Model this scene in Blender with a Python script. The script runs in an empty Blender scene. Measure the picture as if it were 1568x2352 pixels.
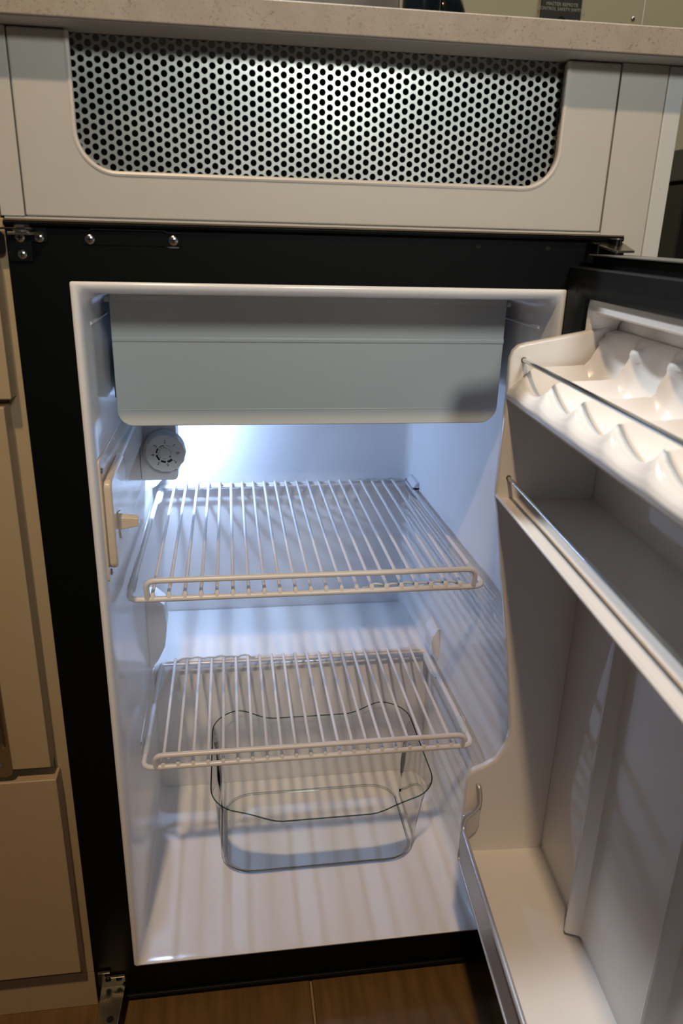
import bpy, bmesh, math, random
from mathutils import Vector, Matrix
from math import pi, sin, cos, radians, sqrt
random.seed(3)
S = bpy.context.scene
COL = S.collection

# ---------------------------------------------------------------- camera
cd = bpy.data.cameras.new('camera'); cam = bpy.data.objects.new('camera', cd); COL.objects.link(cam)
cam.location = (0.125459, -0.660308, 0.657904)
cam.rotation_mode = 'XYZ'; cam.rotation_euler = (1.2161195, -0.0255159, -0.1411811)
cd.sensor_fit = 'HORIZONTAL'; cd.sensor_width = 36; cd.lens = 1741.857/1568*36
cd.clip_start = 0.01
cd.dof.use_dof = True; cd.dof.focus_distance = 0.85; cd.dof.aperture_fstop = 13
S.camera = cam
S.view_settings.view_transform = 'Standard'; S.view_settings.look = 'None'
S.view_settings.gamma = 1; S.view_settings.exposure = 0; S.view_settings.use_curve_mapping = False

# ---------------------------------------------------------------- world and room lamps
w = bpy.data.worlds.new('room_ambient'); S.world = w; w.use_nodes = True
w.node_tree.nodes['Background'].inputs[0].default_value = (0.85, 0.9, 1.0, 1)
w.node_tree.nodes['Background'].inputs[1].default_value = 0.045

def area(name, loc, target, size, power, col, sy=None):
    l = bpy.data.lights.new(name, 'AREA'); l.energy = power; l.color = col; l.size = size
    if sy: l.shape = 'RECTANGLE'; l.size_y = sy
    o = bpy.data.objects.new(name, l); COL.objects.link(o); o.location = loc
    o.rotation_euler = (Vector(target)-Vector(loc)).to_track_quat('-Z', 'Y').to_euler()
    return o
# warm ceiling downlight in front of the counter, neutral one above it
area('ceiling_downlight_warm', (-0.14, -1.34, 2.50), (0.2, 0.0, 0.3), 0.09, 30, (1.0, 0.71, 0.43))
area('cabinet_downlight_neutral', (0.10, 0.10, 1.37), (0.3, -.2, 0.2), 0.05, 8.2, (0.93, 0.97, 1.0))
area('back_wall_fill', (1.25, 0.62, 2.15), (0.9, 1.2, 0.9), 0.25, 7, (1.0, 0.98, 0.90))  # unseen lamp added to brighten the back wall
def spot(name, loc, target, power, col, deg, rad):
    sp = bpy.data.lights.new(name, 'SPOT'); sp.energy = power; sp.color = col; sp.spot_size = radians(deg); sp.spot_blend = 1.0; sp.shadow_soft_size = rad
    so = bpy.data.objects.new(name, sp); COL.objects.link(so); so.location = loc
    so.rotation_euler = (Vector(target)-Vector(loc)).to_track_quat('-Z', 'Y').to_euler()
spot('front_cool_spot', (0.44, -1.50, 1.29), (0.32, 0.0, 0.78), 39, (0.98, 1.0, 0.94), 50, .13)  # cool light from the front, its cone shaped to fade lower down
spot('grille_glare_spot', (0.30, -1.0, 1.03), (0.22, 0.0, 0.82), 1.0, (0.92, 0.98, 1.0), 26, .05)  # added lamp that makes the glare on the grille

# ---------------------------------------------------------------- materials
def lin(c):
    return tuple(((v/255)/12.92 if v/255 <= .04045 else ((v/255+.055)/1.055)**2.4) for v in c)
def mat(name, rgb, rough=.5, metal=0, noise=0, nscale=40, bump=0, bscale=200, coat=0, spec=None, aniso=0, stretch=None, rough_var=0):
    m = bpy.data.materials.new(name); m.use_nodes = True
    nt = m.node_tree; b = nt.nodes['Principled BSDF']; c = lin(rgb)
    b.inputs['Base Color'].default_value = (*c, 1); b.inputs['Roughness'].default_value = rough
    b.inputs['Metallic'].default_value = metal
    if coat: b.inputs['Coat Weight'].default_value = coat; b.inputs['Coat Roughness'].default_value = .08
    if spec is not None: b.inputs['Specular IOR Level'].default_value = spec
    if aniso: b.inputs['Anisotropic'].default_value = aniso
    tc = nt.nodes.new('ShaderNodeTexCoord'); mp = nt.nodes.new('ShaderNodeMapping')
    nt.links.new(tc.outputs['Object'], mp.inputs[0])
    if stretch: mp.inputs['Scale'].default_value = stretch
    if noise or rough_var:
        n = nt.nodes.new('ShaderNodeTexNoise'); n.inputs['Scale'].default_value = nscale; n.inputs['Detail'].default_value = 5
        nt.links.new(mp.outputs[0], n.inputs[0])
    if noise:
        r = nt.nodes.new('ShaderNodeValToRGB')
        r.color_ramp.elements[0].position = .3; r.color_ramp.elements[1].position = .7
        r.color_ramp.elements[0].color = (*[v*(1-noise) for v in c], 1)
        r.color_ramp.elements[1].color = (*[min(1, v*(1+noise)) for v in c], 1)
        nt.links.new(n.outputs['Fac'], r.inputs[0]); nt.links.new(r.outputs[0], b.inputs['Base Color'])
    if rough_var:
        mr = nt.nodes.new('ShaderNodeMapRange'); mr.inputs['To Min'].default_value = rough-rough_var; mr.inputs['To Max'].default_value = rough+rough_var
        nt.links.new(n.outputs['Fac'], mr.inputs[0]); nt.links.new(mr.outputs[0], b.inputs['Roughness'])
    if bump:
        n2 = nt.nodes.new('ShaderNodeTexNoise'); n2.inputs['Scale'].default_value = bscale; n2.inputs['Detail'].default_value = 2
        nt.links.new(mp.outputs[0], n2.inputs[0])
        bp = nt.nodes.new('ShaderNodeBump'); bp.inputs['Strength'].default_value = bump; bp.inputs['Distance'].default_value = .001
        nt.links.new(n2.outputs['Fac'], bp.inputs['Height']); nt.links.new(bp.outputs[0], b.inputs['Normal'])
    return m
M = {}
M['liner'] = mat('white_liner_plastic', (236, 237, 240), .14, bump=.02, bscale=30, noise=.01, nscale=8)
M['doorliner'] = mat('door_liner_plastic', (224, 221, 219), .22, noise=.01, nscale=8)
M['flap'] = mat('freezer_flap_plastic', (196, 203, 204), .42, bump=.08, bscale=900)
M['black'] = mat('black_painted_steel', (4, 7, 8), .5, spec=.12, bump=.05, bscale=500, rough_var=.04, nscale=15)
M['gasket'] = mat('black_rubber', (13, 17, 19), .5, spec=.25, bump=.05, bscale=300)
M['coated'] = mat('white_coated_wire', (228, 224, 222), .28)
M['sleeve'] = mat('translucent_sleeve', (206, 210, 206), .4)
M['lamin'] = mat('beige_laminate', (187, 184, 177), .4, noise=.015, nscale=60, bump=.03, bscale=700)
M['leftlamin'] = mat('cream_laminate', (170, 150, 118), .4, noise=.015, nscale=60, bump=.03, bscale=700)
M['seam'] = mat('dark_joint', (34, 24, 24), .8)
M['trim'] = mat('edge_moulding', (205, 200, 194), .35)
M['alu'] = mat('brushed_aluminium', (172, 175, 171), .36, metal=.97, noise=.06, nscale=50, stretch=(1, 1, 10))
M['evap'] = mat('evaporator_metal', (70, 80, 84), .35, metal=.8)
M['teal'] = mat('teal_grey_plastic', (96, 136, 142), .3)
M['toptrim'] = mat('grey_top_trim', (92, 92, 84), .4)
M['steel'] = mat('zinc_plated_steel', (175, 168, 150), .28, metal=1, rough_var=.08, nscale=60)
M['bsteel'] = mat('dark_plated_steel', (62, 64, 62), .3, metal=1, rough_var=.05, nscale=80)
M['screw'] = mat('screw_metal', (190, 192, 190), .22, metal=1)
M['chrome'] = mat('chrome_rod', (205, 210, 212), .14, metal=1)
M['satin'] = mat('satin_aluminium_band', (196, 198, 204), .38, metal=.6)
M['hole'] = mat('black_hole', (3, 3, 4), .9)
M['beige'] = mat('ivory_plastic', (214, 200, 182), .22, coat=.5)
M['knob'] = mat('knob_plastic', (236, 240, 238), .35)
M['therm'] = mat('thermostat_plastic', (226, 230, 234), .35)
M['print'] = mat('grey_print', (74, 80, 84), .6)
M['green'] = mat('dark_green_print', (12, 52, 30), .6)
M['brown_flange'] = mat('dark_flange_edge', (98, 82, 60), .45)
M['bottle_teal'] = mat('glossy_black_glaze', (10, 16, 18), .12)
M['brownwood'] = mat('dark_brown_board', (58, 53, 42), .6, noise=.1, nscale=10)
M['signblack'] = mat('sign_panel', (34, 38, 36), .5)
M['signtext'] = mat('sign_lettering', (150, 152, 140), .6)
M['oven'] = mat('black_appliance', (20, 21, 20), .35)
M['oventop'] = mat('charcoal_appliance_edge', (70, 70, 66), .5)
M['edgewhite'] = mat('end_panel_laminate', (196, 198, 196), .4)

def counter_mat():
    m = mat('speckled_countertop', (188, 176, 160), .62)
    nt = m.node_tree; b = nt.nodes['Principled BSDF']
    tc = nt.nodes.new('ShaderNodeTexCoord')
    n = nt.nodes.new('ShaderNodeTexNoise'); n.inputs['Scale'].default_value = 260; n.inputs['Detail'].default_value = 3; n.inputs['Distortion'].default_value = 2.2
    n2 = nt.nodes.new('ShaderNodeTexNoise'); n2.inputs['Scale'].default_value = 60; n2.inputs['Detail'].default_value = 3
    r = nt.nodes.new('ShaderNodeValToRGB'); e = r.color_ramp.elements
    e[0].position = .30; e[0].color = (*lin((124, 114, 102)), 1); e[1].position = .42; e[1].color = (*lin((158, 149, 136)), 1)
    r2 = nt.nodes.new('ShaderNodeValToRGB'); e = r2.color_ramp.elements
    e[0].position = .35; e[0].color = (.90, .88, .86, 1); e[1].position = .65; e[1].color = (1, 1, 1, 1)
    mx = nt.nodes.new('ShaderNodeMix'); mx.data_type = 'RGBA'; mx.blend_type = 'MULTIPLY'; mx.inputs[0].default_value = 1
    nt.links.new(tc.outputs['Object'], n.inputs[0]); nt.links.new(tc.outputs['Object'], n2.inputs[0])
    nt.links.new(n.outputs['Fac'], r.inputs[0]); nt.links.new(n2.outputs['Fac'], r2.inputs[0])
    nt.links.new(r.outputs[0], mx.inputs[6]); nt.links.new(r2.outputs[0], mx.inputs[7]); nt.links.new(mx.outputs[2], b.inputs['Base Color'])
    return m
M['counter'] = counter_mat()
def tile_mat():
    m = mat('brown_stone_tile', (98, 74, 52), .42, bump=.15, bscale=120)
    nt = m.node_tree; b = nt.nodes['Principled BSDF']
    tc = nt.nodes.new('ShaderNodeTexCoord'); mp = nt.nodes.new('ShaderNodeMapping'); mp.inputs['Scale'].default_value = (90, 10, 10)
    n = nt.nodes.new('ShaderNodeTexNoise'); n.inputs['Scale'].default_value = 1; n.inputs['Detail'].default_value = 6
    r = nt.nodes.new('ShaderNodeValToRGB'); e = r.color_ramp.elements
    e[0].position = .3; e[0].color = (*lin((92, 68, 36)), 1); e[1].position = .7; e[1].color = (*lin((118, 88, 50)), 1)
    nt.links.new(tc.outputs['Object'], mp.inputs[0]); nt.links.new(mp.outputs[0], n.inputs[0]); nt.links.new(n.outputs['Fac'], r.inputs[0]); nt.links.new(r.outputs[0], b.inputs['Base Color'])
    return m
M['tile'] = tile_mat()
M['grout'] = mat('pale_grout', (150, 128, 98), .8)
M['wall'] = mat('olive_grey_wall', (160, 157, 132), .55, noise=.02, nscale=6)
def thin_glass(name, tint, ior, edge=None):
    m = bpy.data.materials.new(name); m.use_nodes = True; nt = m.node_tree; nt.nodes.clear()
    o = nt.nodes.new('ShaderNodeOutputMaterial'); t = nt.nodes.new('ShaderNodeBsdfTransparent'); g = nt.nodes.new('ShaderNodeBsdfGlossy')
    f = nt.nodes.new('ShaderNodeFresnel'); mx = nt.nodes.new('ShaderNodeMixShader')
    t.inputs[0].default_value = (*tint, 1); g.inputs['Roughness'].default_value = .04; f.inputs[0].default_value = ior
    nt.links.new(f.outputs[0], mx.inputs[0]); nt.links.new(t.outputs[0], mx.inputs[1]); nt.links.new(g.outputs[0], mx.inputs[2]); nt.links.new(mx.outputs[0], o.inputs[0])
    return m
M['glass'] = thin_glass('clear_dish_glass', (.980, .988, .986), 1.10)
M['glassrim'] = thin_glass('glass_rim_edge', (.34, .48, .48), 1.3)
M['glassbase'] = thin_glass('glass_base_edge', (.90, .93, .94), 1.2)
def emit(name, col, st):
    m = bpy.data.materials.new(name); m.use_nodes = True; nt = m.node_tree; nt.nodes.clear()
    o = nt.nodes.new('ShaderNodeOutputMaterial'); e = nt.nodes.new('ShaderNodeEmission')
    e.inputs[0].default_value = (*col, 1); e.inputs[1].default_value = st; nt.links.new(e.outputs[0], o.inputs[0]); return m
M['led'] = emit('cool_led', (.44, .63, 1.0), 2050)

# ---------------------------------------------------------------- helpers
def empty(name, loc=(0, 0, 0), rz=0, parent=None):
    o = bpy.data.objects.new(name, None); COL.objects.link(o); o.location = loc; o.rotation_euler = (0, 0, rz); o.empty_display_size = .02
    if parent: o.parent = parent
    return o
def tag(o, label=None, cat=None, group=None, kind=None):
    if label: o['label'] = label
    if cat: o['category'] = cat
    if group: o['group'] = group
    if kind: o['kind'] = kind
    return o
def obj(name, bm, m, parent=None, smooth=False, angle=40, bevel=0, seg=2):
    bmesh.ops.recalc_face_normals(bm, faces=bm.faces)
    me = bpy.data.meshes.new(name); bm.to_mesh(me); bm.free()
    o = bpy.data.objects.new(name, me); COL.objects.link(o)
    me.materials.append(m if not isinstance(m, str) else M[m])
    if smooth:
        me.shade_smooth()
        try: me.set_sharp_from_angle(angle=radians(angle))
        except Exception: pass
    if bevel:
        md = o.modifiers.new('bevel', 'BEVEL'); md.width = bevel; md.segments = seg; md.limit_method = 'ANGLE'; md.angle_limit = radians(35)
        me.shade_smooth(); md.harden_normals = True
    if parent: o.parent = parent
    return o
def box(bm, x0, x1, y0, y1, z0, z1):
    v = [bm.verts.new(p) for p in [(x0,y0,z0),(x1,y0,z0),(x1,y1,z0),(x0,y1,z0),(x0,y0,z1),(x1,y0,z1),(x1,y1,z1),(x0,y1,z1)]]
    for f in [(0,3,2,1),(4,5,6,7),(0,1,5,4),(1,2,6,5),(2,3,7,6),(3,0,4,7)]: bm.faces.new([v[i] for i in f])
    return bm
def B(*a): return box(bmesh.new(), *a)
def prism(bm, pts, axis, a, b):
    """pts 2-D outline; axis the extrusion axis: x -> (y,z), y -> (x,z), z -> (x,y)"""
    def P(p, t): return {'x': (t, p[0], p[1]), 'y': (p[0], t, p[1]), 'z': (p[0], p[1], t)}[axis]
    v0 = [bm.verts.new(P(p, a)) for p in pts]; v1 = [bm.verts.new(P(p, b)) for p in pts]
    n = len(pts); bm.faces.new(v0); bm.faces.new(v1[::-1])
    for i in range(n): bm.faces.new([v0[i], v0[(i+1) % n], v1[(i+1) % n], v1[i]])
    return bm
def strip(bm, pts, axis, a, b):
    """open profile swept along axis (a sheet)"""
    def P(p, t): return {'x': (t, p[0], p[1]), 'y': (p[0], t, p[1]), 'z': (p[0], p[1], t)}[axis]
    v0 = [bm.verts.new(P(p, a)) for p in pts]; v1 = [bm.verts.new(P(p, b)) for p in pts]
    for i in range(len(pts)-1): bm.faces.new([v0[i], v0[i+1], v1[i+1], v1[i]])
    return bm
def rrect(x0, x1, y0, y1, r, n=6, rs=None):
    """rounded rectangle; rs = radii (bl, br, tr, tl)"""
    rs = rs or (r, r, r, r); out = []
    for (cx, cy, a0, rr) in ((x0+rs[0], y0+rs[0], pi, rs[0]), (x1-rs[1], y0+rs[1], 1.5*pi, rs[1]), (x1-rs[2], y1-rs[2], 0, rs[2]), (x0+rs[3], y1-rs[3], .5*pi, rs[3])):
        for i in range(n+1):
            a = a0+i/n*pi/2; out.append((cx+rr*cos(a), cy+rr*sin(a)))
    return out
def cyl(bm, c, r, h, axis='y', n=24, r2=None):
    r2 = r if r2 is None else r2
    A = {'x': (Vector((0,1,0)), Vector((0,0,1)), Vector((1,0,0))), 'y': (Vector((1,0,0)), Vector((0,0,1)), Vector((0,1,0))), 'z': (Vector((1,0,0)), Vector((0,1,0)), Vector((0,0,1)))}[axis]
    c = Vector(c); v0 = []; v1 = []
    for i in range(n):
        a = 2*pi*i/n; d = A[0]*cos(a)+A[1]*sin(a)
        v0.append(bm.verts.new(c+d*r)); v1.append(bm.verts.new(c+d*r2+A[2]*h))
    bm.faces.new(v0); bm.faces.new(v1[::-1])
    for i in range(n): bm.faces.new([v0[i], v0[(i+1) % n], v1[(i+1) % n], v1[i]])
    return bm
def dome(bm, c, r, h, n=20, k=5, axis='y', sgn=-1):
    """flattened screw head dome facing sgn*axis"""
    c = Vector(c); rings = []
    for j in range(k+1):
        t = j/k*pi/2; rr = r*cos(t); hh = h*sin(t)
        if j == k: 
            p = [0,0,0]; p['xyz'.index(axis)] = sgn*hh; rings.append([bm.verts.new(c+Vector(p))]); break
        ring = []
        for i in range(n):
            a = 2*pi*i/n; u, v = rr*cos(a), rr*sin(a)
            p = {'y': (u, sgn*hh, v), 'x': (sgn*hh, u, v), 'z': (u, v, sgn*hh)}[axis]; ring.append(bm.verts.new(c+Vector(p)))
        rings.append(ring)
    for j in range(k):
        a, b = rings[j], rings[j+1]
        for i in range(n):
            if len(b) == 1: bm.faces.new([a[i], a[(i+1) % n], b[0]])
            else: bm.faces.new([a[i], a[(i+1) % n], b[(i+1) % n], b[i]])
    bm.faces.new(rings[0][::-1])
    return bm
def tube(bm, pts, r, n=10, closed=False, cap=True):
    pts = [Vector(p) for p in pts]; N = len(pts); rings = []; up = None
    for i in range(N):
        if closed: t = (pts[(i+1) % N]-pts[i-1]).normalized()
        else: t = (pts[min(i+1, N-1)]-pts[max(i-1, 0)]).normalized()
        if up is None:
            up = Vector((0,0,1)) if abs(t.z) < .9 else Vector((1,0,0))
        u = (up-t*up.dot(t)); 
        if u.length < 1e-5: u = Vector((1,0,0))-t*t.x
        u.normalize(); v = t.cross(u); up = u
        rr = r[i] if isinstance(r, (list, tuple)) else r
        rings.append([bm.verts.new(pts[i]+(u*cos(2*pi*k/n)+v*sin(2*pi*k/n))*rr) for k in range(n)])
    for i in range(N if closed else N-1):
        a, b = rings[i], rings[(i+1) % N]
        for k in range(n): bm.faces.new([a[k], a[(k+1) % n], b[(k+1) % n], b[k]])
    if not closed and cap: bm.faces.new(rings[0][::-1]); bm.faces.new(rings[-1])
    return bm
def fillet(pts, r, n=5, closed=False):
    """round the corners of a 3-D polyline"""
    pts = [Vector(p) for p in pts]; out = []; N = len(pts)
    for i in range(N):
        if not closed and i in (0, N-1): out.append(pts[i]); continue
        p, a, b = pts[i], pts[i-1], pts[(i+1) % N]
        da, db = (a-p), (b-p); rr = min(r, da.length*.48, db.length*.48)
        A = p+da.normalized()*rr; Bp = p+db.normalized()*rr
        for k in range(n+1):
            t = k/n; out.append(A*(1-t)**2+p*2*t*(1-t)+Bp*t*t)
    return out
def loft(bm, rings, cap0=False, cap1=False):
    R = [[bm.verts.new(p) for p in r] for r in rings]; n = len(R[0])
    for a, b in zip(R, R[1:]):
        for i in range(n): bm.faces.new([a[i], a[(i+1) % n], b[(i+1) % n], b[i]])
    if cap0: bm.faces.new(R[0])
    if cap1: bm.faces.new(R[-1][::-1])
    return bm
def text(name, s, size, m, parent, mtx, ax='CENTER'):
    c = bpy.data.curves.new(name, 'FONT'); c.body = s; c.size = size; c.align_x = ax; c.align_y = 'CENTER'; c.extrude = .0001; c.resolution_u = 2
    o = bpy.data.objects.new('tmp_text', c); COL.objects.link(o)
    dg = bpy.context.evaluated_depsgraph_get(); me = bpy.data.meshes.new_from_object(o.evaluated_get(dg))
    bpy.data.objects.remove(o); me.name = name; me.materials.clear(); me.materials.append(m); me.transform(mtx)
    return me
def screw(name, c, r, parent, axis='y', sgn=-1, m='screw'):
    bm = bmesh.new(); dome(bm, c, r, r*.55, axis=axis, sgn=sgn)
    o = obj(name, bm, m, parent, smooth=True)
    # cross recess
    b2 = bmesh.new(); c = Vector(c); d = r*.5; t = r*.10
    for q in (0, 1):
        for ang in (radians(35),):
            pass
    lo = r*.44; hi = r*.60
    a, b = (d, t), (t, d)
    for (hx, hz) in (a, b):
        if axis == 'y': box(b2, c.x-hx, c.x+hx, c.y+sgn*hi, c.y+sgn*lo, c.z-hz, c.z+hz)
        elif axis == 'x': box(b2, c.x+sgn*lo, c.x+sgn*hi, c.y-hx, c.y+hx, c.z-hz, c.z+hz)
        else: box(b2, c.x-hx, c.x+hx, c.y-hz, c.y+hz, c.z+sgn*lo, c.z+sgn*hi)
    return o, b2

# ================================================================ SETTING
FZ = -0.195
fl = tag(obj('floor', B(-1.6, 2.2, -2.4, 0.62, FZ-.03, FZ-.004), 'grout'), kind='structure')
tx = [0.2035-.6*k for k in range(-3, 4)]; tx.sort()
n = 0
for i in range(len(tx)-1):
    for j in range(7):
        y1 = 0.33-.6*j*0.5*2 if False else 0.33-.3*j
        bm = B(tx[i]+.0015, tx[i+1]-.0015, y1-.3+.0015, y1-.0015, FZ-.008, FZ)
        obj('tile', bm, 'tile', fl, bevel=.001, seg=1)
wb = tag(obj('wall_back', B(-1.6, 2.6, 1.2, 1.24, -.19, 2.3), 'wall'), kind='structure')
obj('joint_strip', B(1.0555, 1.0585, 1.1985, 1.2, .9, 1.6), 'trim', wb)
o, b2 = screw('screw_head', (1.035, 1.2, 1.119), .005, wb); b2.free()

# ================================================================ CABINET around the fridge
cab = tag(empty('fridge_cabinet', (0.22, 0.0, FZ)), 'beige laminate cabinet front framing the refrigerator, with aluminium grille above it', 'cabinet')
def CO(name, bm, m, parent=cab, **k):
    o = obj(name, bm, m, parent, **k); o.matrix_parent_inverse = parent.matrix_basis.inverted(); return o
bpy.context.view_layer.update()
YC = 0.0
# grille panel with rounded cut-out open at the top
x0, x1, z0, z1 = -.0285, .4447, .6625, .7905
cx0, cx1, cz = .0132, .4005, .6950
outl = [(x0, z1), (x0, z0), (x1, z0), (x1, z1), (cx1, z1)]
rr = .030
for i in range(13):
    a = -i/12*pi/2; outl.append((cx1-rr+rr*cos(a), cz+rr+rr*sin(a)))
for i in range(13):
    a = -pi/2-i/12*pi/2; outl.append((cx0+rr+rr*cos(a), cz+rr+rr*sin(a)))
outl.append((cx0, z1))
gp = CO('grille_panel', prism(bmesh.new(), outl, 'y', YC, YC+.012), 'lamin', bevel=.0018)
# moulding following the cut-out
pa = [(cx1, YC+.0008, z1-.001)]
for i in range(13):
    a = -i/12*pi/2; pa.append((cx1-rr+rr*cos(a), YC+.0008, cz+rr+rr*sin(a)))
for i in range(13):
    a = -pi/2-i/12*pi/2; pa.append((cx0+rr+rr*cos(a), YC+.0008, cz+rr+rr*sin(a)))
pa.append((cx0, YC+.0008, z1-.001))
CO('edge_moulding', tube(bmesh.new(), pa, .0021, 8), 'trim', smooth=True)
# perforated aluminium grille: hexagon cells with punched holes
def grille():
    bm = bmesh.new(); p = .00705; R = p/sqrt(3); hr = .00222; dx = .8660254*p; cols = int(.396/dx)+1; nrow = int(.104/p)+1
    gy = YC+.0135
    for c in range(cols):
        for r in range(nrow):
            cx = .008+c*dx; cz_ = .690+r*p+(p/2 if c % 2 else 0)
            wav = .0003*sin(cx*38)*sin(cz_*50)
            outer = []; inner = []; deep = []
            for k in range(12):
                a = k*pi/6
                ap = R*cos(pi/6)
                # hexagon corners at even k, edge midpoints at odd k
                ro = R if k % 2 == 0 else ap
                outer.append((cx+ro*cos(a), cz_+ro*sin(a))); inner.append((cx+hr*1.16*cos(a), cz_+hr*1.16*sin(a))); deep.append((cx+hr*cos(a), cz_+hr*sin(a)))
            vo = [bm.verts.new((q[0], gy+.0003*sin(q[0]*38)*sin(q[1]*50), q[1])) for q in outer]
            vi = [bm.verts.new((q[0], gy+.0003*sin(q[0]*38)*sin(q[1]*50), q[1])) for q in inner]
            vd = [bm.verts.new((q[0], gy+wav+.0010, q[1])) for q in deep]
            for k in range(12):
                k2 = (k+1) % 12
                bm.faces.new([vo[k], vo[k2], vi[k2], vi[k]]); bm.faces.new([vi[k], vi[k2], vd[k2], vd[k]])
    for v in bm.verts: v.co.z = min(v.co.z, .7911)
    bmesh.ops.remove_doubles(bm, verts=bm.verts, dist=.00005)
    return bm
CO('perforated_grille', grille(), 'alu')
CO('grille_cavity', (lambda bm: (box(bm, -.02, .434, .09, .093, .667, .789), bm)[1])(bmesh.new()), 'hole')
# small damaged tab at the right rim of the grille
CO('grille_tab', tube(bmesh.new(), [(.3985, .0105, .752), (.3995, .0085, .7535), (.3978, .009, .7555), (.3992, .0095, .7478), (.3985, .010, .7455)], .0008, 6), 'bsteel', smooth=True)
# stiles
def panel(name, a, b, c, d, y=YC, t=.014, m='lamin', parent=cab, bev=.0007):
    return CO(name, B(a, b, y, y+t, c, d), m, parent, bevel=bev, seg=2)
panel('stile', -.0468, -.0292, .6625, .7910, m='lamin')
panel('stile', .4456, .4860, .40, .7910, m='lamin')
panel('stile', .4665, .4860, -.19, .3995, m='lamin')
panel('end_panel', .4866, .5022, FZ, .7910, t=.55, m='edgewhite', bev=.0015)
CO('joint_backing', B(-.0468, -.0270, .0142, .017, .662, .7900), 'seam')
CO('joint_backing', B(.4440, .4850, .0142, .017, .662, .7900), 'seam')
CO('screw_plug', cyl(bmesh.new(), (.4945, -.0002, .700), .0014, .0004, 'y', 12), 'trim')
panel('bottom_rail', -.0445, .4655, .6608, .6624, y=.001, t=.012, m='lamin', bev=0)
CO('kick_board', B(-.0445, .4655, .012, .024, FZ, -.184), 'hole')
CO('cabinet_back', B(-.04, .486, .561, .575, FZ, .7910), 'lamin')

# countertop
ct = tag(obj('countertop', B(-.40, .512, -.0277, .62, .7918, .8112), 'counter', bevel=.0012, seg=2), 'grey-beige speckled countertop running above the aluminium grille', 'countertop')
o = obj('underside_panel', B(-.40, .5105, -.0255, .60, .7914, .7918), 'edgewhite', ct)

# ================================================================ LEFT BASE CABINET
lc = tag(empty('drawer_cabinet', (-.2, 0, FZ)), 'cream cabinet with drawer and door fronts left of the open refrigerator', 'cabinet')
bpy.context.view_layer.update()
def LO(name, bm, m='leftlamin', **k):
    o = obj(name, bm, m, lc, **k); o.matrix_parent_inverse = lc.matrix_basis.inverted(); return o
LO('side_stile', B(-.0590, -.0452, 0, .55, -.142, .6610), bevel=.0008)
LO('upper_stile', B(-.0590, -.0474, 0, .55, .6612, .7905), bevel=.0008)
LO('face_frame', B(-.40, -.0596, 0.001, .55, -.142, .7905), bevel=.0008)
LO('upper_drawer_front', B(-.40, -.0508, -.020, -.0002, .5225, .640), bevel=.0015)
LO('door_front', B(-.40, -.0575, -.020, -.0002, .1590, .5165), bevel=.0015)
LO('lower_drawer_front', B(-.40, -.0540, -.020, -.0002, -.1170, .1445), bevel=.0015)
LO('base_board', B(-.40, -.0452, .0005, .02, FZ, -.1425), bevel=.0008)
hp = LO('handle_plate', prism(bmesh.new(), rrect(-.125, -.0925, .1535, .300, .006, 5), 'y', -.0222, -.0203), 'steel', bevel=.0005)
bm = bmesh.new(); tube(bm, fillet([(-.100, -.0222, .295), (-.0985, -.026, .290), (-.0985, -.026, .195), (-.098, -.0222, .188)], .006, 4), .0028, 8)
obj('handle_grip', bm, 'steel', hp, smooth=True)
o, b2 = screw('screw', (-.1045, -.0222, .1665), .0036, hp); obj('screw_slot', b2, 'hole', hp)

# ================================================================ REFRIGERATOR
fr = tag(empty('refrigerator', (0, 0, FZ)), 'open built-in refrigerator with black frame and white lit interior', 'refrigerator')
bpy.context.view_layer.update()
def FO(name, bm, m, parent=fr, **k):
    o = obj(name, bm, m, parent, **k)
    if parent is fr: o.matrix_parent_inverse = fr.matrix_basis.inverted()
    return o
X0, X1, ZB, ZT = 0.0, 0.42, -.1358, .6148
OX0, OX1, OZ0, OZ1 = -.0445, .4655, -.1800, .6575
# black face frame ring
bm = bmesh.new()
for (a, b, c, d) in ((OX0, OX1, ZT, OZ1), (OX0, OX1, OZ0, ZB), (OX0, X0, ZB, ZT), (X1, OX1, ZB, ZT)): box(bm, a, b, -.002, .003, c, d)
bmesh.ops.remove_doubles(bm, verts=bm.verts, dist=.00001)
frame = FO('face_frame', bm, 'black')
FO('frame_flange', prism(bmesh.new(), [(-.002, .6545), (-.007, .6560), (-.0075, .6585), (-.006, .6595), (.002, .6595), (.002, .6545)], 'x', OX0, .4645), 'black', bevel=.0006)
FO('lit_flange_edge', B(OX0+.0005, .464, -.0070, .001, .6595, .6606), 'brown_flange')  # brown colour stands for light catching the black flange
FO('bottom_bead', B(OX0+.002, .4655, -.0055, -.0022, -.1835, -.1795), 'gasket', bevel=.0008)
# outer shell
bm = bmesh.new(); a, b, c, d, e = -.040, .461, .004, .530, 0
for s in ((a, a+.003, c, d, -.178, .655), (b-.003, b, c, d, -.178, .655), (a, b, c, d, .652, .655), (a, b, c, d, -.178, -.175), (a, b, d-.003, d, -.178, .655)): box(bm, *s)
FO('outer_shell', bm, 'black')
for (x, z) in ((.3362, .6491), (.3984, .6488)): FO('frame_hole', cyl(bmesh.new(), (x, -.0024, z), .0022, .0006, 'y', 16), 'hole')
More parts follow.
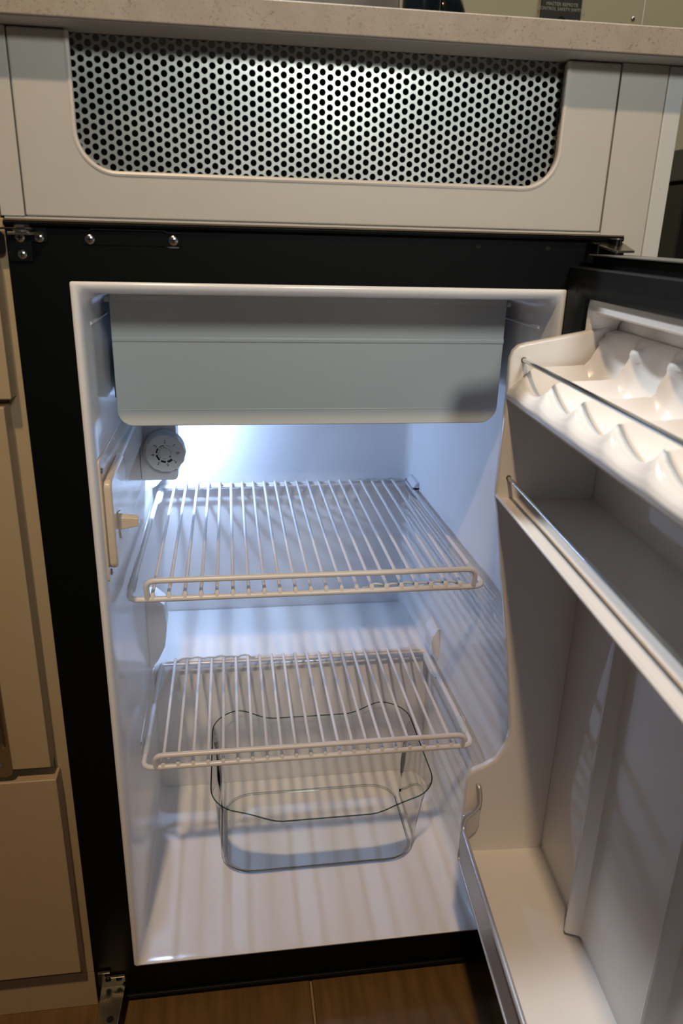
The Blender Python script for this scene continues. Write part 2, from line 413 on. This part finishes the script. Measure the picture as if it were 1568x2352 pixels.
# liner cavity
def ringz(y, il, ir, it, ib, r):
    return [(p[0], y, p[1]) for p in rrect(X0+il, X1-ir, ZB+ib, ZT-it, r, 6)]
rings = [ringz(-.0030, 0, 0, 0, 0, .0020), ringz(-.0048, .0012, .0012, .0010, .0012, .003), ringz(-.0050, .0040, .0032, .0030, .0030, .004),
         ringz(-.0025, .0062, .0050, .0075, .0032, .007), ringz(.006, .0074, .0060, .0100, .0026, .012), ringz(.020, .0078, .0075, .0108, .0020, .016),
         ringz(.05, .0078, .0080, .0112, .0018, .016), ringz(.435, .0098, .0178, .0085, .0018, .012), ringz(.448, .0130, .0215, .013, .006, .012), ringz(.451, .022, .030, .022, .014, .010)]
liner = FO('liner', loft(bmesh.new(), rings, cap1=True), 'liner', smooth=True, angle=60)
# compressor hump with rounded front edge
hz, hy = .079, .2895
pr = [(.450, -.1345), (hy, -.1345)]
pr = [(.4495, -.1338), (hy+.002, -.1338), (hy, -.125), (hy, hz-.014)]
for i in range(1, 7):
    a = pi-i/6*pi/2; pr.append((hy+.014+.014*cos(a), hz-.014+.014*sin(a)))
pr.append((.4495, hz+.001))
FO('rear_step', prism(bmesh.new(), pr, 'x', .0085, .4055), 'liner', smooth=True, angle=30)
# ribs and stops on the side walls
for z in (.2835, .0785):
    yb = .43 if z > .2 else .285
    FO('shelf_rib', prism(bmesh.new(), [(.0075, z-.006), (.0088, z-.0055), (.0100, z-.002), (.0095, z), (.0075, z+.0005)], 'y', .12, yb), 'liner', smooth=True)
    FO('shelf_rib', prism(bmesh.new(), [(.4125, z-.006), (.4105, z-.0055), (.4090, z-.002), (.4095, z), (.4125, z+.0005)], 'y', .12, yb*.85), 'liner', smooth=True)
def stop(xa, xb, ya, yb, za, zb, s=1):
    """vertical moulded stop with pointed lower tip"""
    bm = bmesh.new(); xm = (xa+xb)/2
    rs = []
    for (z, k) in ((za, .12), (za+(zb-za)*.10, .45), (za+(zb-za)*.3, .85), (za+(zb-za)*.6, 1), (zb-.012, .95), (zb, .45)):
        ex = xa+(xb-xa)*k; rs.append([(xa, ya, z), (ex if s > 0 else ex, ya, z), (ex, yb, z), (xa, yb, z)])
    return loft(bm, rs, True, True)
FO('shelf_stop', stop(.0085, .034, .250, .283, .0990, .205), 'liner', bevel=.004, seg=3)
FO('shelf_stop', stop(.4100, .3960, .245, .285, .0890, .140), 'liner', bevel=.004, seg=3)
FO('shelf_stop', stop(.0095, .030, .405, .432, .303, .352), 'liner', bevel=.004, seg=3)
FO('shelf_stop', stop(.4045, .3900, .395, .440, .290, .306), 'liner', bevel=.004, seg=3)
# thin ledges added to cast a dark band on the side walls
FO('shadow_ledge', prism(bmesh.new(), [(.0070, .5800), (.0094, .5790), (.0094, .5770), (.0070, .5755)], 'y', .030, .12), 'liner', bevel=.001)
FO('shadow_ledge', prism(bmesh.new(), [(.4130, .5800), (.4100, .5790), (.4100, .5770), (.4130, .5755)], 'y', .030, .12), 'liner', bevel=.001)
# evaporator box behind the flap
FO('evaporator', B(.034, .385, .102, .400, .500, .598), 'evap', bevel=.006, seg=2)
FO('teal_piece', prism(bmesh.new(), [(.108, .522), (.130, .516), (.380, .503), (.380, .497), (.108, .497)], 'x', .0120, .0335), 'teal', bevel=.001)  # plain piece giving the teal patch beside the evaporator
# freezer flap
fo = rrect(.0164, .3990, .4738, .6035, .004, 6, rs=(.015, .018, .002, .002))
flap = FO('freezer_flap', prism(bmesh.new(), fo, 'y', .0850, .0895), 'flap', bevel=.0012)
bm = bmesh.new()
prism(bm, [(.0852, .5616), (.0832, .5600), (.0828, .5577), (.0836, .5556), (.0852, .5550)], 'x', .0168, .3986)
obj('flap_ridge', bm, 'flap', flap, bevel=.0006)
bm = bmesh.new(); prism(bm, [(.0852, .6032), (.0834, .6022), (.0830, .5971), (.0852, .5930)], 'x', .0174, .3978)
obj('flap_ridge', bm, 'flap', flap, bevel=.0008)
bm = bmesh.new(); prism(bm, [(.0852, .4910), (.0847, .4899), (.0852, .4886)], 'x', .0186, .3970)
obj('flap_ridge', bm, 'flap', flap)
for xx in (.0125, .3992): FO('flap_pivot', cyl(bmesh.new(), (xx, .088, .594), .003, .004, 'x', 12), 'flap')

# switch and lamp housing on the left wall
sw = FO('switch_housing', prism(bmesh.new(), rrect(.012, .108, .3535, .4410, .008, 5), 'x', .0085, .0168), 'beige', bevel=.003, seg=3)
obj('housing_plate', prism(bmesh.new(), rrect(.006, .290, .3435, .4625, .004, 4), 'x', .0070, .0092), 'beige', sw, bevel=.0006)
obj('cable_channel', B(.0060, .0150, .106, .292, .4030, .4400), 'liner', sw, bevel=.003, seg=3)
obj('lever_slot', prism(bmesh.new(), [(.033, .404), (.050, .400), (.050, .377), (.040, .374), (.036, .392)], 'x', .0166, .0180), 'beige', sw, bevel=.0006)
bm = bmesh.new()
rs = []
for (x, hz_, hy_) in ((.0160, .0075, .006), (.022, .0068, .0055), (.030, .0055, .005), (.0350, .0048, .0045)):
    zc = .3915; rs.append([(x, .043-hy_, zc-hz_), (x, .043+hy_, zc-hz_), (x, .043+hy_, zc+hz_*.7), (x, .043, zc+hz_), (x, .043-hy_, zc+hz_*.7)])
obj('switch_lever', loft(bm, rs, True, True), 'beige', sw, bevel=.001)
for (y, z) in ((.014, .4505), (.020, .3485)):
    o, b2 = screw('screw', (.0092, y, z), .0034, sw, axis='x', sgn=1); b2.free()
# thermostat
th = FO('thermostat_housing', prism(bmesh.new(), rrect(.0095, .0555, .3500, .4480, .006, 5, rs=(.001, .006, .003, .001)), 'y', .296, .345), 'therm', bevel=.0022, seg=3)
kc = Vector((.0425, .2955, .3905))
bm = bmesh.new(); rs = []
for (y, r) in ((0, .0262), (-.006, .0262), (-.008, .0250)):
    rs.append([(kc.x-.002+r*cos(2*pi*i/72)*(1+.0*cos(12*i)), kc.y+y, kc.z+.001+r*sin(2*pi*i/72)) for i in range(72)])
obj('knob_base', loft(bm, rs, True, True), 'knob', th, smooth=True)
bm = bmesh.new(); rs = []
for (y, r, k) in ((-.006, .0248, .020), (-.014, .0246, .020), (-.0162, .0236, .012), (-.0165, .0215, 0)):
    rs.append([(kc.x+r*(1+k*cos(14*2*pi*i/112))*cos(2*pi*i/112), kc.y+y, kc.z+r*(1+k*cos(14*2*pi*i/112))*sin(2*pi*i/112)) for i in range(112)])
obj('knob', loft(bm, rs, True, True), 'knob', th, smooth=True, angle=30)
ky = kc.y-.0166
def arc(bm, r0, r1, a0, a1, n=10, y=ky):
    pr = []
    for i in range(n+1):
        a = radians(a0+(a1-a0)*i/n); pr.append((kc.x+r1*cos(a), kc.z+r1*sin(a)))
    for i in range(n, -1, -1):
        a = radians(a0+(a1-a0)*i/n); pr.append((kc.x+r0*cos(a), kc.z+r0*sin(a)))
    prism(bm, pr, 'y', y-.0001, y)
bm = bmesh.new(); s = .0214/245  # crop pixels to metres
arc(bm, .0106, .0109, 48, 84)
arc(bm, .0104, .0112, 96, 131); arc(bm, .0100, .0118, 142, 176); arc(bm, .0098, .0120, 188, 228); arc(bm, .0096, .0122, 238, 271); arc(bm, .0094, .0124, 282, 316)
obj('dial_segments', bm, 'green', th)
bm = bmesh.new(); arc(bm, .0068, .0071, 88, -30, 20); arc(bm, .0068, .0071, 238, 275, 8)
t0 = radians(-38); prism(bm, [(kc.x+.0058*cos(t0+.15), kc.z+.0058*sin(t0+.15)), (kc.x+.0082*cos(t0+.15), kc.z+.0082*sin(t0+.15)), (kc.x+.0069*cos(t0-.22), kc.z+.0069*sin(t0-.22))], 'y', ky-.0001, ky)
obj('dial_arrow', bm, 'print', th)
def ptext(ch, ang, rad, size, inward=False):
    a = radians(ang); rot = a-pi/2
    mtx = Matrix.Translation((kc.x+rad*cos(a), ky, kc.z+rad*sin(a))) @ Matrix.Rotation(-rot, 4, 'Y') @ Matrix.Rotation(pi/2, 4, 'X')
    return text('dial_numeral', ch, size, M['print'], th, mtx)
for ch, ang in (('0', 2), ('1', 44), ('2', 90), ('3', 141), ('4', 187), ('5', 235), ('6', 279), ('7', 318)):
    me = ptext(ch, ang, .0152, .0062); o = bpy.data.objects.new('dial_numeral', me); COL.objects.link(o); o.parent = th
bm2 = bmesh.new()
for k, ch in enumerate('COLDER'):
    me = ptext(ch, 214-k*23, .0083, .0036); bm2.from_mesh(me); bpy.data.meshes.remove(me)
obj('dial_word', bm2, 'print', th)
# the LED lamp behind the thermostat
bm = bmesh.new(); bmesh.ops.create_icosphere(bm, subdivisions=3, radius=.0055, matrix=Matrix.Translation((.0335, .378, .392)))
FO('lamp_bulb', bm, 'led', smooth=True)
FO('lamp_socket', cyl(bmesh.new(), (.0335, .378, .398), .0065, .014, 'z', 20), 'therm', smooth=True)

# hinge brackets and fixings on the frame
hb = FO('upper_left_bracket', prism(bmesh.new(), [(-.0440, .6545), (-.0440, .6310), (-.0425, .6292), (-.0262, .6292), (-.0257, .6300), (-.0257, .6440), (-.0140, .6440), (-.0134, .6450), (-.0134, .6545)], 'y', -.0038, -.0021), 'bsteel', bevel=.0003)
obj('bracket_arm', prism(bmesh.new(), [(-.0400, -.0022), (-.0150, -.0022), (-.0210, -.0120), (-.0240, -.0150), (-.0400, -.0150)], 'z', .6490, .6512), 'steel', hb, bevel=.0004)
obj('pivot_arm', prism(bmesh.new(), rrect(-.085, -.0205, -.0140, -.0060, .003, 4), 'z', .6527, .6542), 'bsteel', hb, bevel=.0003)
obj('washer', cyl(bmesh.new(), (-.0300, -.0100, .6512), .0068, .0014, 'z', 24), 'steel', hb, smooth=True)
obj('hex_nut', cyl(bmesh.new(), (-.0300, -.0100, .6542), .0058, .0022, 'z', 6), 'steel', hb)
obj('dark_latch_tab', prism(bmesh.new(), rrect(-.075, -.0440, .6345, .6515, .004, 4), 'y', -.0085, -.0065), 'bsteel', hb, bevel=.0005)
for (x, z) in ((-.0336, .6470), (-.0192, .6472), (-.0332, .6345)):
    o, b2 = screw('screw', (x, -.0038, z), .0040, hb, m='screw'); obj('screw_slot', b2, 'hole', hb)
mp = FO('pressed_mounting_strip', prism(bmesh.new(), rrect(.0125, .0895, .6425, .6525, .002, 4), 'y', -.0026, -.0019), 'black', bevel=.0004)
obj('strip_lip', prism(bmesh.new(), [(.0125, .6524), (.0190, .6524), (.0205, .6540), (.0760, .6540), (.0780, .6524), (.0895, .6524), (.0890, .6532), (.0785, .6536), (.0765, .6548), (.0200, .6548), (.0185, .6532), (.0125, .6532)], 'y', -.0040, -.0019), 'bsteel', mp)
for x, z in ((.0186, .6470), (.0832, .6476)):
    o, b2 = screw('screw', (x, -.0026, z), .0044, mp); obj('screw_slot', b2, 'hole', mp)
obj('foil_scrap', prism(bmesh.new(), [(.0775, .6422), (.083, .6428), (.0880, .6424), (.0870, .6415), (.0810, .6414)], 'y', -.0032, -.0025), 'steel', mp)
# lower left bracket: stepped plate and horizontal pivot plate
lb = FO('lower_left_bracket', prism(bmesh.new(), [(-.0410, -.1390), (-.0270, -.1385), (-.0270, -.1470), (-.0110, -.1465), (-.0110, -.1560), (-.0150, -.1620), (-.0410, -.1620)], 'y', -.0042, -.0022), 'bsteel', bevel=.0003)
bm = bmesh.new()
prism(bm, [(-.0385, -.0024), (-.0110, -.0024), (-.0145, -.052), (-.0190, -.060), (-.0330, -.060), (-.0365, -.052)], 'z', -.1640, -.1620)
obj('pivot_plate', bm, 'steel', lb, bevel=.0004)
obj('pivot_hole', cyl(bmesh.new(), (-.0230, -.0445, -.16195), .0038, .0003, 'z', 20), 'hole', lb)
for s_ in ((-.0400, -.0272, -.1394), (-.0265, -.0112, -.1474)): obj('top_lip', B(s_[0], s_[1], -.0065, -.0040, s_[2], s_[2]+.0014), 'steel', lb)
for (x, z) in ((-.0300, -.1440), (-.0300, -.1520), (-.0180, -.1520)):
    o, b2 = screw('screw', (x, -.0042, z), .0034, lb, m='bsteel'); obj('screw_slot', b2, 'hole', lb)
# upper right hinge
rb = FO('upper_right_hinge', B(.4330, .4348, -.0240, -.0020, .6445, .6535), 'bsteel', bevel=.0004)
bm = prism(bmesh.new(), [(.4350, -.0022), (.4640, -.0022), (.4655, -.0260), (.4490, -.0275), (.4420, -.0190), (.4360, -.0080)], 'z', .6540, .6560)
for v in bm.verts: v.co.z += (v.co.y+.0022)*.30
obj('hinge_plate', bm, 'steel', rb, bevel=.0004)
obj('hinge_pin', cyl(bmesh.new(), (.4545, -.0130, .6450), .0036, .0122, 'z', 20), 'bsteel', rb, smooth=True)
obj('pin_head', cyl(bmesh.new(), (.4545, -.0130, .6570), .0062, .0012, 'z', 24), 'steel', rb, smooth=True)
obj('hinge_spacer', cyl(bmesh.new(), (.4545, -.0130, .6440), .0075, .0060, 'z', 20), 'bsteel', rb, smooth=True)

# ================================================================ DOOR (a part of the refrigerator; its pieces are sub-parts)
DA = -0.0597664; DL = .497
door = obj('door', bmesh.new(), 'black', fr)
bm = bmesh.new()
box(bm, .030, .046, -DL, -.018, -.172, .6437)
for q in ((.013, .0299, -DL, -DL+.030, -.172, .6437), (.013, .0299, -.040, -.018, -.172, .6437), (.013, .0299, -DL+.0301, -.0401, .6125, .6437), (.013, .0299, -DL+.0301, -.0401, -.172, -.145)): box(bm, *q)
bm.to_mesh(door.data); bm.free()
door.location = (.42, 0, -FZ); door.rotation_euler = (0, 0, DA)
md = door.modifiers.new('bevel', 'BEVEL'); md.width = .0015; md.segments = 2
door['label'] = 'black door shell swung open to the right'
def DO(name, bm, m, **k): return obj(name, bm, m, door, **k)
DO('door_top_trim', B(.010, .047, -DL-.001, -.017, .6437, .6450), 'toptrim', bevel=.0004)
# gasket ring
def ring_frame(y0, y1, z0, z1, wy, wz, prof):
    """prof: list of (x, t) with t 0 outer .. 1 inner"""
    rs = []
    for (x, t) in prof:
        a, b, c, d = y0+wy*t, y1-wy*t, z0+wz*t, z1-wz*t
        rs.append([(x, a, c), (x, b, c), (x, b, d), (x, a, d)])
    bm = bmesh.new(); return loft(bm, rs+[rs[0]] if False else rs)
DO('gasket', ring_frame(-DL+.008, -.001, -.162, .6345, .047, .0250, [(.014, 0), (.004, 0), (.0005, .04), (.0, .12), (.0008, .45), (-.0006, .55), (.0, .80), (.0015, .92), (.006, 1.0)]), 'gasket', smooth=True, angle=50)
# liner flange and back panel
YI, YO = -.055, -.452
bm = bmesh.new()
zf0, zf1 = -.140, .6110
def ringd(x, a, b, c, d, r): return [(x, p[0], p[1]) for p in rrect(a, b, c, d, r, 5)]
loft(bm, [ringd(.0045, -DL+.045, -.043, zf0, zf1, .004), ringd(.0030, YO-.006, YI+.0065, zf0+.012, .6022, .008), ringd(.0065, YO-.003, YI+.003, zf0+.014, .6000, .010),
          ringd(.0270, YO, YI, zf0+.018, .5960, .012)])
DO('liner_flange', bm, 'doorliner', smooth=True, angle=50)
xb = .0275
plan = [(xb, YI+.002)]
for y_ in (-.1650, -.3010): plan += [(xb, y_+.0140), (.0165, y_+.0050), (.0140, y_+.0030), (.0132, y_+.0010), (.0138, y_-.0012), (.0255, y_-.0062), (.0270, y_-.0100), (xb, y_-.0200)]
plan += [(xb, YO-.002)]
bm = strip(bmesh.new(), plan, 'z', .046, .426)
DO('back_panel', bm, 'doorliner', smooth=True, angle=35)
bm = bmesh.new(); strip(bm, [(xb+.0004, YI+.002), (xb+.0004, YO-.002)], 'z', -.135, .597)
DO('back_sheet', bm, 'doorliner')
# end cheeks
prof = [(.0136, .5877), (-.0480, .5750), (-.0540, .5730), (-.0585, .5685), (-.0605, .5620), (-.0600, .5380), (-.0603, .5156), (-.0611, .4471), (-.0605, .4380), (-.0575, .4250), (-.0496, .3732), (-.0339, .2811), (-.0235, .2050),
        (-.0214, .1900), (-.0235, .1740), (-.0323, .1564), (-.0440, .1480), (-.0545, .1430), (-.0590, .1385), (-.0609, .1304), (-.0612, .0700), (-.0605, .030), (-.0550, .0150), (-.0400, .0100), (.0290, .0100), (.0290, .5960), (.0200, .5905)]
for (a, b) in ((YI, YI+.0085), (YO-.0085, YO)):
    DO('end_cheek', prism(bmesh.new(), prof, 'y', a, b), 'doorliner', bevel=.0026, seg=3)
# egg tray: scalloped pockets
def egg():
    bm = bmesh.new(); P = .0588; yk = -.0635; nper = 14; NY = int((abs(YO-YI))/P*nper)
    crest = [(-.0605, .5290), (-.0612, .5340), (-.0595, .5390), (-.0560, .5445), (-.0520, .5500), (-.0460, .5548), (-.0390, .5572), (-.0300, .5580), (-.0100, .5590), (.0000, .5598), (.0045, .5640), (.0085, .5720), (.0120, .5790), (.0190, .5850), (.0265, .5870)]
    low = [(-.0605, .5290), (-.0612, .5330), (-.0595, .5360), (-.0565, .5385), (-.0530, .5400), (-.0470, .5370), (-.0390, .5345), (-.0300, .5340), (-.0080, .5350), (.0040, .5380), (.0130, .5470), (.0190, .5600), (.0225, .5720), (.0240, .5810), (.0265, .5870)]
    def rs(path, m=3):
        out = []
        for i in range(len(path)-1):
            for k in range(m): 
                t = k/m; out.append((path[i][0]*(1-t)+path[i+1][0]*t, path[i][1]*(1-t)+path[i+1][1]*t))
        return out+[path[-1]]
    C_, L_ = rs(crest), rs(low); nn = len(C_); grid = []
    for j in range(NY+1):
        y = YI+(YO-YI)*j/NY; row = []
        for i in range(nn):
            u = i/(nn-1); front = max(0, 1-u/.36)
            ysk = y+.017*front
            ph = ((yk-ysk)/P) % 1.0
            if u < .62: s_ = (sin(pi*ph))**.62
            else:
                v = (u-.62)/.38; q = (2*ph-1)**2+v**2.2
                s_ = max(0, 1-q)**.42 if q < 1 else 0
                s0 = (sin(pi*ph))**.62; k = min(1, v/.25); s_ = s0*(1-k)+s_*k
            c, l = C_[i], L_[i]
            row.append(bm.verts.new((c[0]+(l[0]-c[0])*s_, y, c[1]+(l[1]-c[1])*s_)))
        grid.append(row)
    for j in range(NY):
        for i in range(nn-1): bm.faces.new([grid[j][i], grid[j+1][i], grid[j+1][i+1], grid[j][i+1]])
    return bm
DO('egg_tray', egg(), 'doorliner', smooth=True, angle=75)
DO('egg_tray_underside', strip(bmesh.new(), [(-.0605, .5292), (-.0585, .5265), (-.0400, .5180), (.0000, .5080), (.0280, .5000)], 'y', YO, YI), 'doorliner', smooth=True)
# middle tray
mt = [(.0280, .4392), (-.0500, .4395), (-.0570, .4400), (-.0588, .4425), (-.0600, .4434), (-.0610, .4430), (-.0616, .4418), (-.0608, .4398), (-.0540, .4330), (-.0300, .4250), (.0280, .4200)]
DO('middle_tray', prism(bmesh.new(), mt, 'y', YO, YI), 'doorliner', smooth=True, angle=50)
# bottom bin
bb = [(.0280, .0400), (.0200, .0388), (-.0520, .0385), (-.0590, .0375), (-.0605, .0340), (-.0600, .0200), (-.0540, .0120), (.0280, .0100)]
DO('bottom_tray', prism(bmesh.new(), bb, 'y', YO, YI), 'doorliner', smooth=True, angle=40)
DO('lower_liner', B(.004, .0275, YO, YI, -.138, .012), 'doorliner', bevel=.004, seg=2)
# rails
DO('chrome_rail', tube(bmesh.new(), [(-.0490, YI+.003, .5612), (-.0490, YO-.003, .5612)], .00185, 14), 'chrome', smooth=True)
DO('chrome_rail', tube(bmesh.new(), [(-.0512, YI+.003, .4582), (-.0512, YO-.003, .4582)], .0017, 14), 'chrome', smooth=True)
for (x, z) in ((-.0490, .5612), (-.0512, .4582)): DO('rail_socket', cyl(bmesh.new(), (x, YI-.0004, z), .0024, .0006, 'y', 16), 'brown_flange')
# bottom retainer band: flat strip with rolled edges and hooked end
bm = bmesh.new()
box(bm, -.0632, -.0618, YO+.004, -.0600, .0345, .0770)
tube(bm, fillet([(-.0490, YI+.002, .1262), (-.0480, -.0590, .1240), (-.0462, -.0600, .1060), (-.0510, -.0602, .0975), (-.0612, -.0605, .0895), (-.0630, -.0650, .0780), (-.0628, -.0800, .0768), (-.0628, YO+.004, .0768)], .008, 5), .0026, 12)
tube(bm, fillet([(-.0560, -.0575, .0580), (-.0618, -.0580, .0480), (-.0632, -.0600, .0345), (-.0630, -.0800, .0335), (-.0630, YO+.004, .0335)], .006, 4), .0016, 10)
DO('retainer_band', bm, 'satin', smooth=True, angle=40)
DO('retainer_ear', prism(bmesh.new(), [(-.0625, .0900), (-.0470, .1010), (-.0448, .0960), (-.0446, .0800), (-.0475, .0700), (-.0557, .0610), (-.0625, .0560)], 'y', -.0600, -.0580), 'satin', bevel=.0004)

# ================================================================ WIRE SHELVES
def make_shelf(x0, x1, yf, yb, z, nw, wx0, wx1, hx0, hx1, hz, label, clip):
    t = tag(empty('wire_shelf', ((x0+x1)/2, (yf+yb)/2, z)), label, 'shelf', 'white wire shelves inside the refrigerator')
    bpy.context.view_layer.update(); inv = t.matrix_basis.inverted()
    def SO(name, bm, m='coated', **k):
        o = obj(name, bm, m, t, **k); o.matrix_parent_inverse = inv; return o
    R = .0031
    loop = fillet([(x0, yf, z), (x1, yf, z), (x1-.004, yb, z), (x0+.004, yb, z)], .013, 6, closed=True)
    SO('outer_rim', tube(bmesh.new(), loop, R, 12, closed=True), smooth=True)
    SO('front_handle', tube(bmesh.new(), fillet([(hx0, yf-.0002, z), (hx0, yf-.005, z+hz), (hx1, yf-.005, z+hz), (hx1, yf-.0002, z)], .010, 6), R, 12), smooth=True)
    me = None
    for k in range(nw):
        xa = wx0+(wx1-wx0)*k/(nw-1)
        if me is None:
            bm = bmesh.new()
            tube(bm, fillet([(0, yf-.0005, z+.0015), (0, yf+.001, z+.0058), (0, yf+.006, z+.0062), (0, yb+.0005, z+.0042)], .003, 3), [.0026]*3+[.0019]*7, 8)
            o = SO('wire', bm, smooth=True); me = o.data; o.location.x += xa; first = o
        else:
            o = bpy.data.objects.new('wire', me); COL.objects.link(o); o.parent = t; o.matrix_parent_inverse = inv; o.location.x += xa
    # reinforcing cross bar under the rear ends
    SO('cross_bar', tube(bmesh.new(), [(x0+.003, yb-.008, z+.0002), (x1-.003, yb-.008, z+.0002)], .0018, 8), smooth=True)
    for xs in (x0+.0006, x1-.0008):
        SO('end_sleeve', tube(bmesh.new(), [(xs, yf+.022, z), (xs, yf+.025, z), (xs, yf+.052, z), (xs, yf+.055, z)], [.0033, .0042, .0042, .0033], 14), 'sleeve', smooth=True)
        SO('rear_clip', tube(bmesh.new(), [(xs+(.004 if xs < .2 else -.004), yb-.075, z-.001), (xs+(.006 if xs < .2 else -.006), yb-.06, z-.003), (xs+(.006 if xs < .2 else -.006), yb-.02, z-.003), (xs+(.005 if xs < .2 else -.005), yb-.01, z-.001)], [.002, .0034, .0034, .002], 10), 'sleeve', smooth=True)
    for (xa, xb_, yy, zz, flip) in clip:
        pts = []; n_ = 24
        for i in range(n_+1):
            f = i/n_; x = xa+(xb_-xa)*f
            pts.append((x, yy+.0012*sin(f*19), zz+.0009*cos(f*pi*2*7)+(.002 if (f > .06 and f < .94) else -.002)))
        if flip: pts += [(xb_+.003*(1 if xb_ > xa else -1), yy-.002, zz-.002), (xb_+.003*(1 if xb_ > xa else -1), yy-.006, zz-.005), (xb_-.002*(1 if xb_ > xa else -1), yy-.007, zz-.006)]
        SO('loose_coating_strip', tube(bmesh.new(), pts, .0014, 8), 'sleeve', smooth=True)
    return t
make_shelf(.0150, .3975, .068, .4410, .2935, 21, .0400, .3705, .0345, .3850, .0235, 'upper white wire shelf, directly under the thermostat dial', [(.2640, .3816, .086, .2895, True), (.305, .392, .436, .2985, False)])
make_shelf(.0175, .4000, .059, .2820, .0880, 21, .0400, .3735, .0320, .3870, .0195, 'lower white wire shelf, just above the clear glass dish', [(.160, .0400, .077, .0880, True), (.150, .0380, .279, .0925, False)])

# ================================================================ GLASS DISH
gd = tag(empty('glass_dish', (.23, .18, -.133)), 'clear rectangular glass dish on the refrigerator floor beneath the lower shelf', 'dish')
bpy.context.view_layer.update()
def GO(name, bm, m, **k):
    o = obj(name, bm, m, gd, **k); o.matrix_parent_inverse = gd.matrix_basis.inverted(); return o
def gring(x0, x1, y0, y1, r, z, wave=0):
    out = []
    for p in rrect(x0, x1, y0, y1, r, 10):
        k = abs(p[0]-(x0+x1)/2)/((x1-x0)/2); k = max(0, min(1, (k-.42)/.42)); k = k*k*(3-2*k)
        out.append((p[0], p[1], z+wave*k))
    return out
def dens(r):
    out = []
    for i in range(len(r)):
        a = Vector(r[i]); b = Vector(r[(i+1) % len(r)]); m_ = max(1, int((b-a).length/.008))
        for k in range(m_): out.append(tuple(a.lerp(b, k/m_)))
    return out
def wring(x0, x1, y0, y1, r, z, wave):
    base = dens([(p[0], p[1], 0) for p in rrect(0, .28, 0, .20, .045, 10)]); out = []
    for p in base:
        u, v = p[0]/.28, p[1]/.20; x = x0+(x1-x0)*u; y = y0+(y1-y0)*v
        k = abs(2*u-1); k = max(0, min(1, (k-.38)/.40)); k = k*k*(3-2*k); out.append((x, y, z+wave*k))
    return out
spec = [(.112, .346, .122, .250, -.1330, 0), (.104, .353, .112, .258, -.1310, 0), (.098, .358, .106, .263, -.1240, 0), (.0965, .3600, .100, .266, -.090, 0), (.0945, .3625, .087, .270, -.045, .004), (.0925, .3655, .076, .274, -.020, .012), (.0890, .3695, .070, .278, -.013, .018)]
rg = [wring(a, b, c, d, 0, e, f) for (a, b, c, d, e, f) in spec]
GO('dish_body', loft(bmesh.new(), rg, cap0=True), 'glass', smooth=True, angle=80)
GO('dish_rim', tube(bmesh.new(), rg[-1], .0008, 8, closed=True), 'glassrim', smooth=True)
GO('dish_foot', tube(bmesh.new(), [(p[0], p[1], p[2]+.0012) for p in rg[1]], .0016, 8, closed=True), 'glassbase', smooth=True)

# ================================================================ THINGS BEHIND THE COUNTERTOP EDGE
ap = tag(empty('kitchen_appliance', (1.35, 1.0, FZ)), 'black boxy appliance standing at the far right behind the end panel', 'appliance')
bpy.context.view_layer.update()
for nm, bm_, m_ in (('body', B(1.08, 1.75, .95, 1.19, FZ, .770), 'oven'), ('top_edge', B(1.075, 1.755, .945, 1.192, .776, .838), 'oventop'), ('shadow_gap', B(1.09, 1.74, .955, 1.185, .770, .776), 'hole')):
    o = obj(nm, bm_, m_, ap, bevel=.003); o.matrix_parent_inverse = ap.matrix_basis.inverted()
sg = tag(obj('control_panel', B(.8165, .9085, 1.190, 1.199, 1.085, 1.24), 'signblack', bevel=.002), 'black wall control panel with two lines of pale lettering and round knob', 'panel')
bm = bmesh.new()
for s_, x_, z_, sz in (('MASTER REMOTE', .8625, 1.1335, .0095), ('CONTROL SAFETY SWITCH', .8625, 1.1245, .0088), ('ON/OFF', .8885, 1.1035, .0085)):
    me = text('t', s_, sz, M['signtext'], None, Matrix.Translation((x_, 1.1898, z_)) @ Matrix.Rotation(pi/2, 4, 'X')); bm.from_mesh(me); bpy.data.meshes.remove(me)
obj('lettering', bm, 'signtext', sg)
obj('panel_knob', cyl(bmesh.new(), (.8600, 1.178, 1.103), .0065, .012, 'y', 20), 'hole', sg, smooth=True)
br = tag(obj('serving_board', prism(bmesh.new(), rrect(.170, .3330, .8115, 1.00, .01, 4), 'y', .36, .378), 'brownwood', bevel=.002), 'dark brown board standing on the countertop left of the black flask', 'board')
fk = tag(empty('vacuum_flask', (.3202, .19, .8115)), 'black cylindrical flask standing on the countertop', 'flask')
bpy.context.view_layer.update()
def lathe(cx, cy, prof, n=40):
    return loft(bmesh.new(), [[(cx+r*cos(2*pi*i/n), cy+r*sin(2*pi*i/n), z) for i in range(n)] for r, z in prof], True, True)
for nm, pf, m_ in (('flask_body', [(.0178, .8113), (.0188, .8130), (.0188, .9500), (.0145, .962)], 'bottle_teal'), ('flask_lid', [(.0135, .962), (.0135, .985), (.012, .989)], 'oven')):
    o = obj(nm, lathe(.3202, .19, pf), m_, fk, smooth=True); o.matrix_parent_inverse = fk.matrix_basis.inverted()
jr = tag(obj('black_jar', lathe(.3555, .245, [(.020, .8113), (.0235, .8135), (.0245, .860), (.0238, .876), (.0195, .8885), (.010, .895), (.009, .902)]), 'bottle_teal', smooth=True), 'rounded black jar standing on the countertop right of the black flask', 'jar')
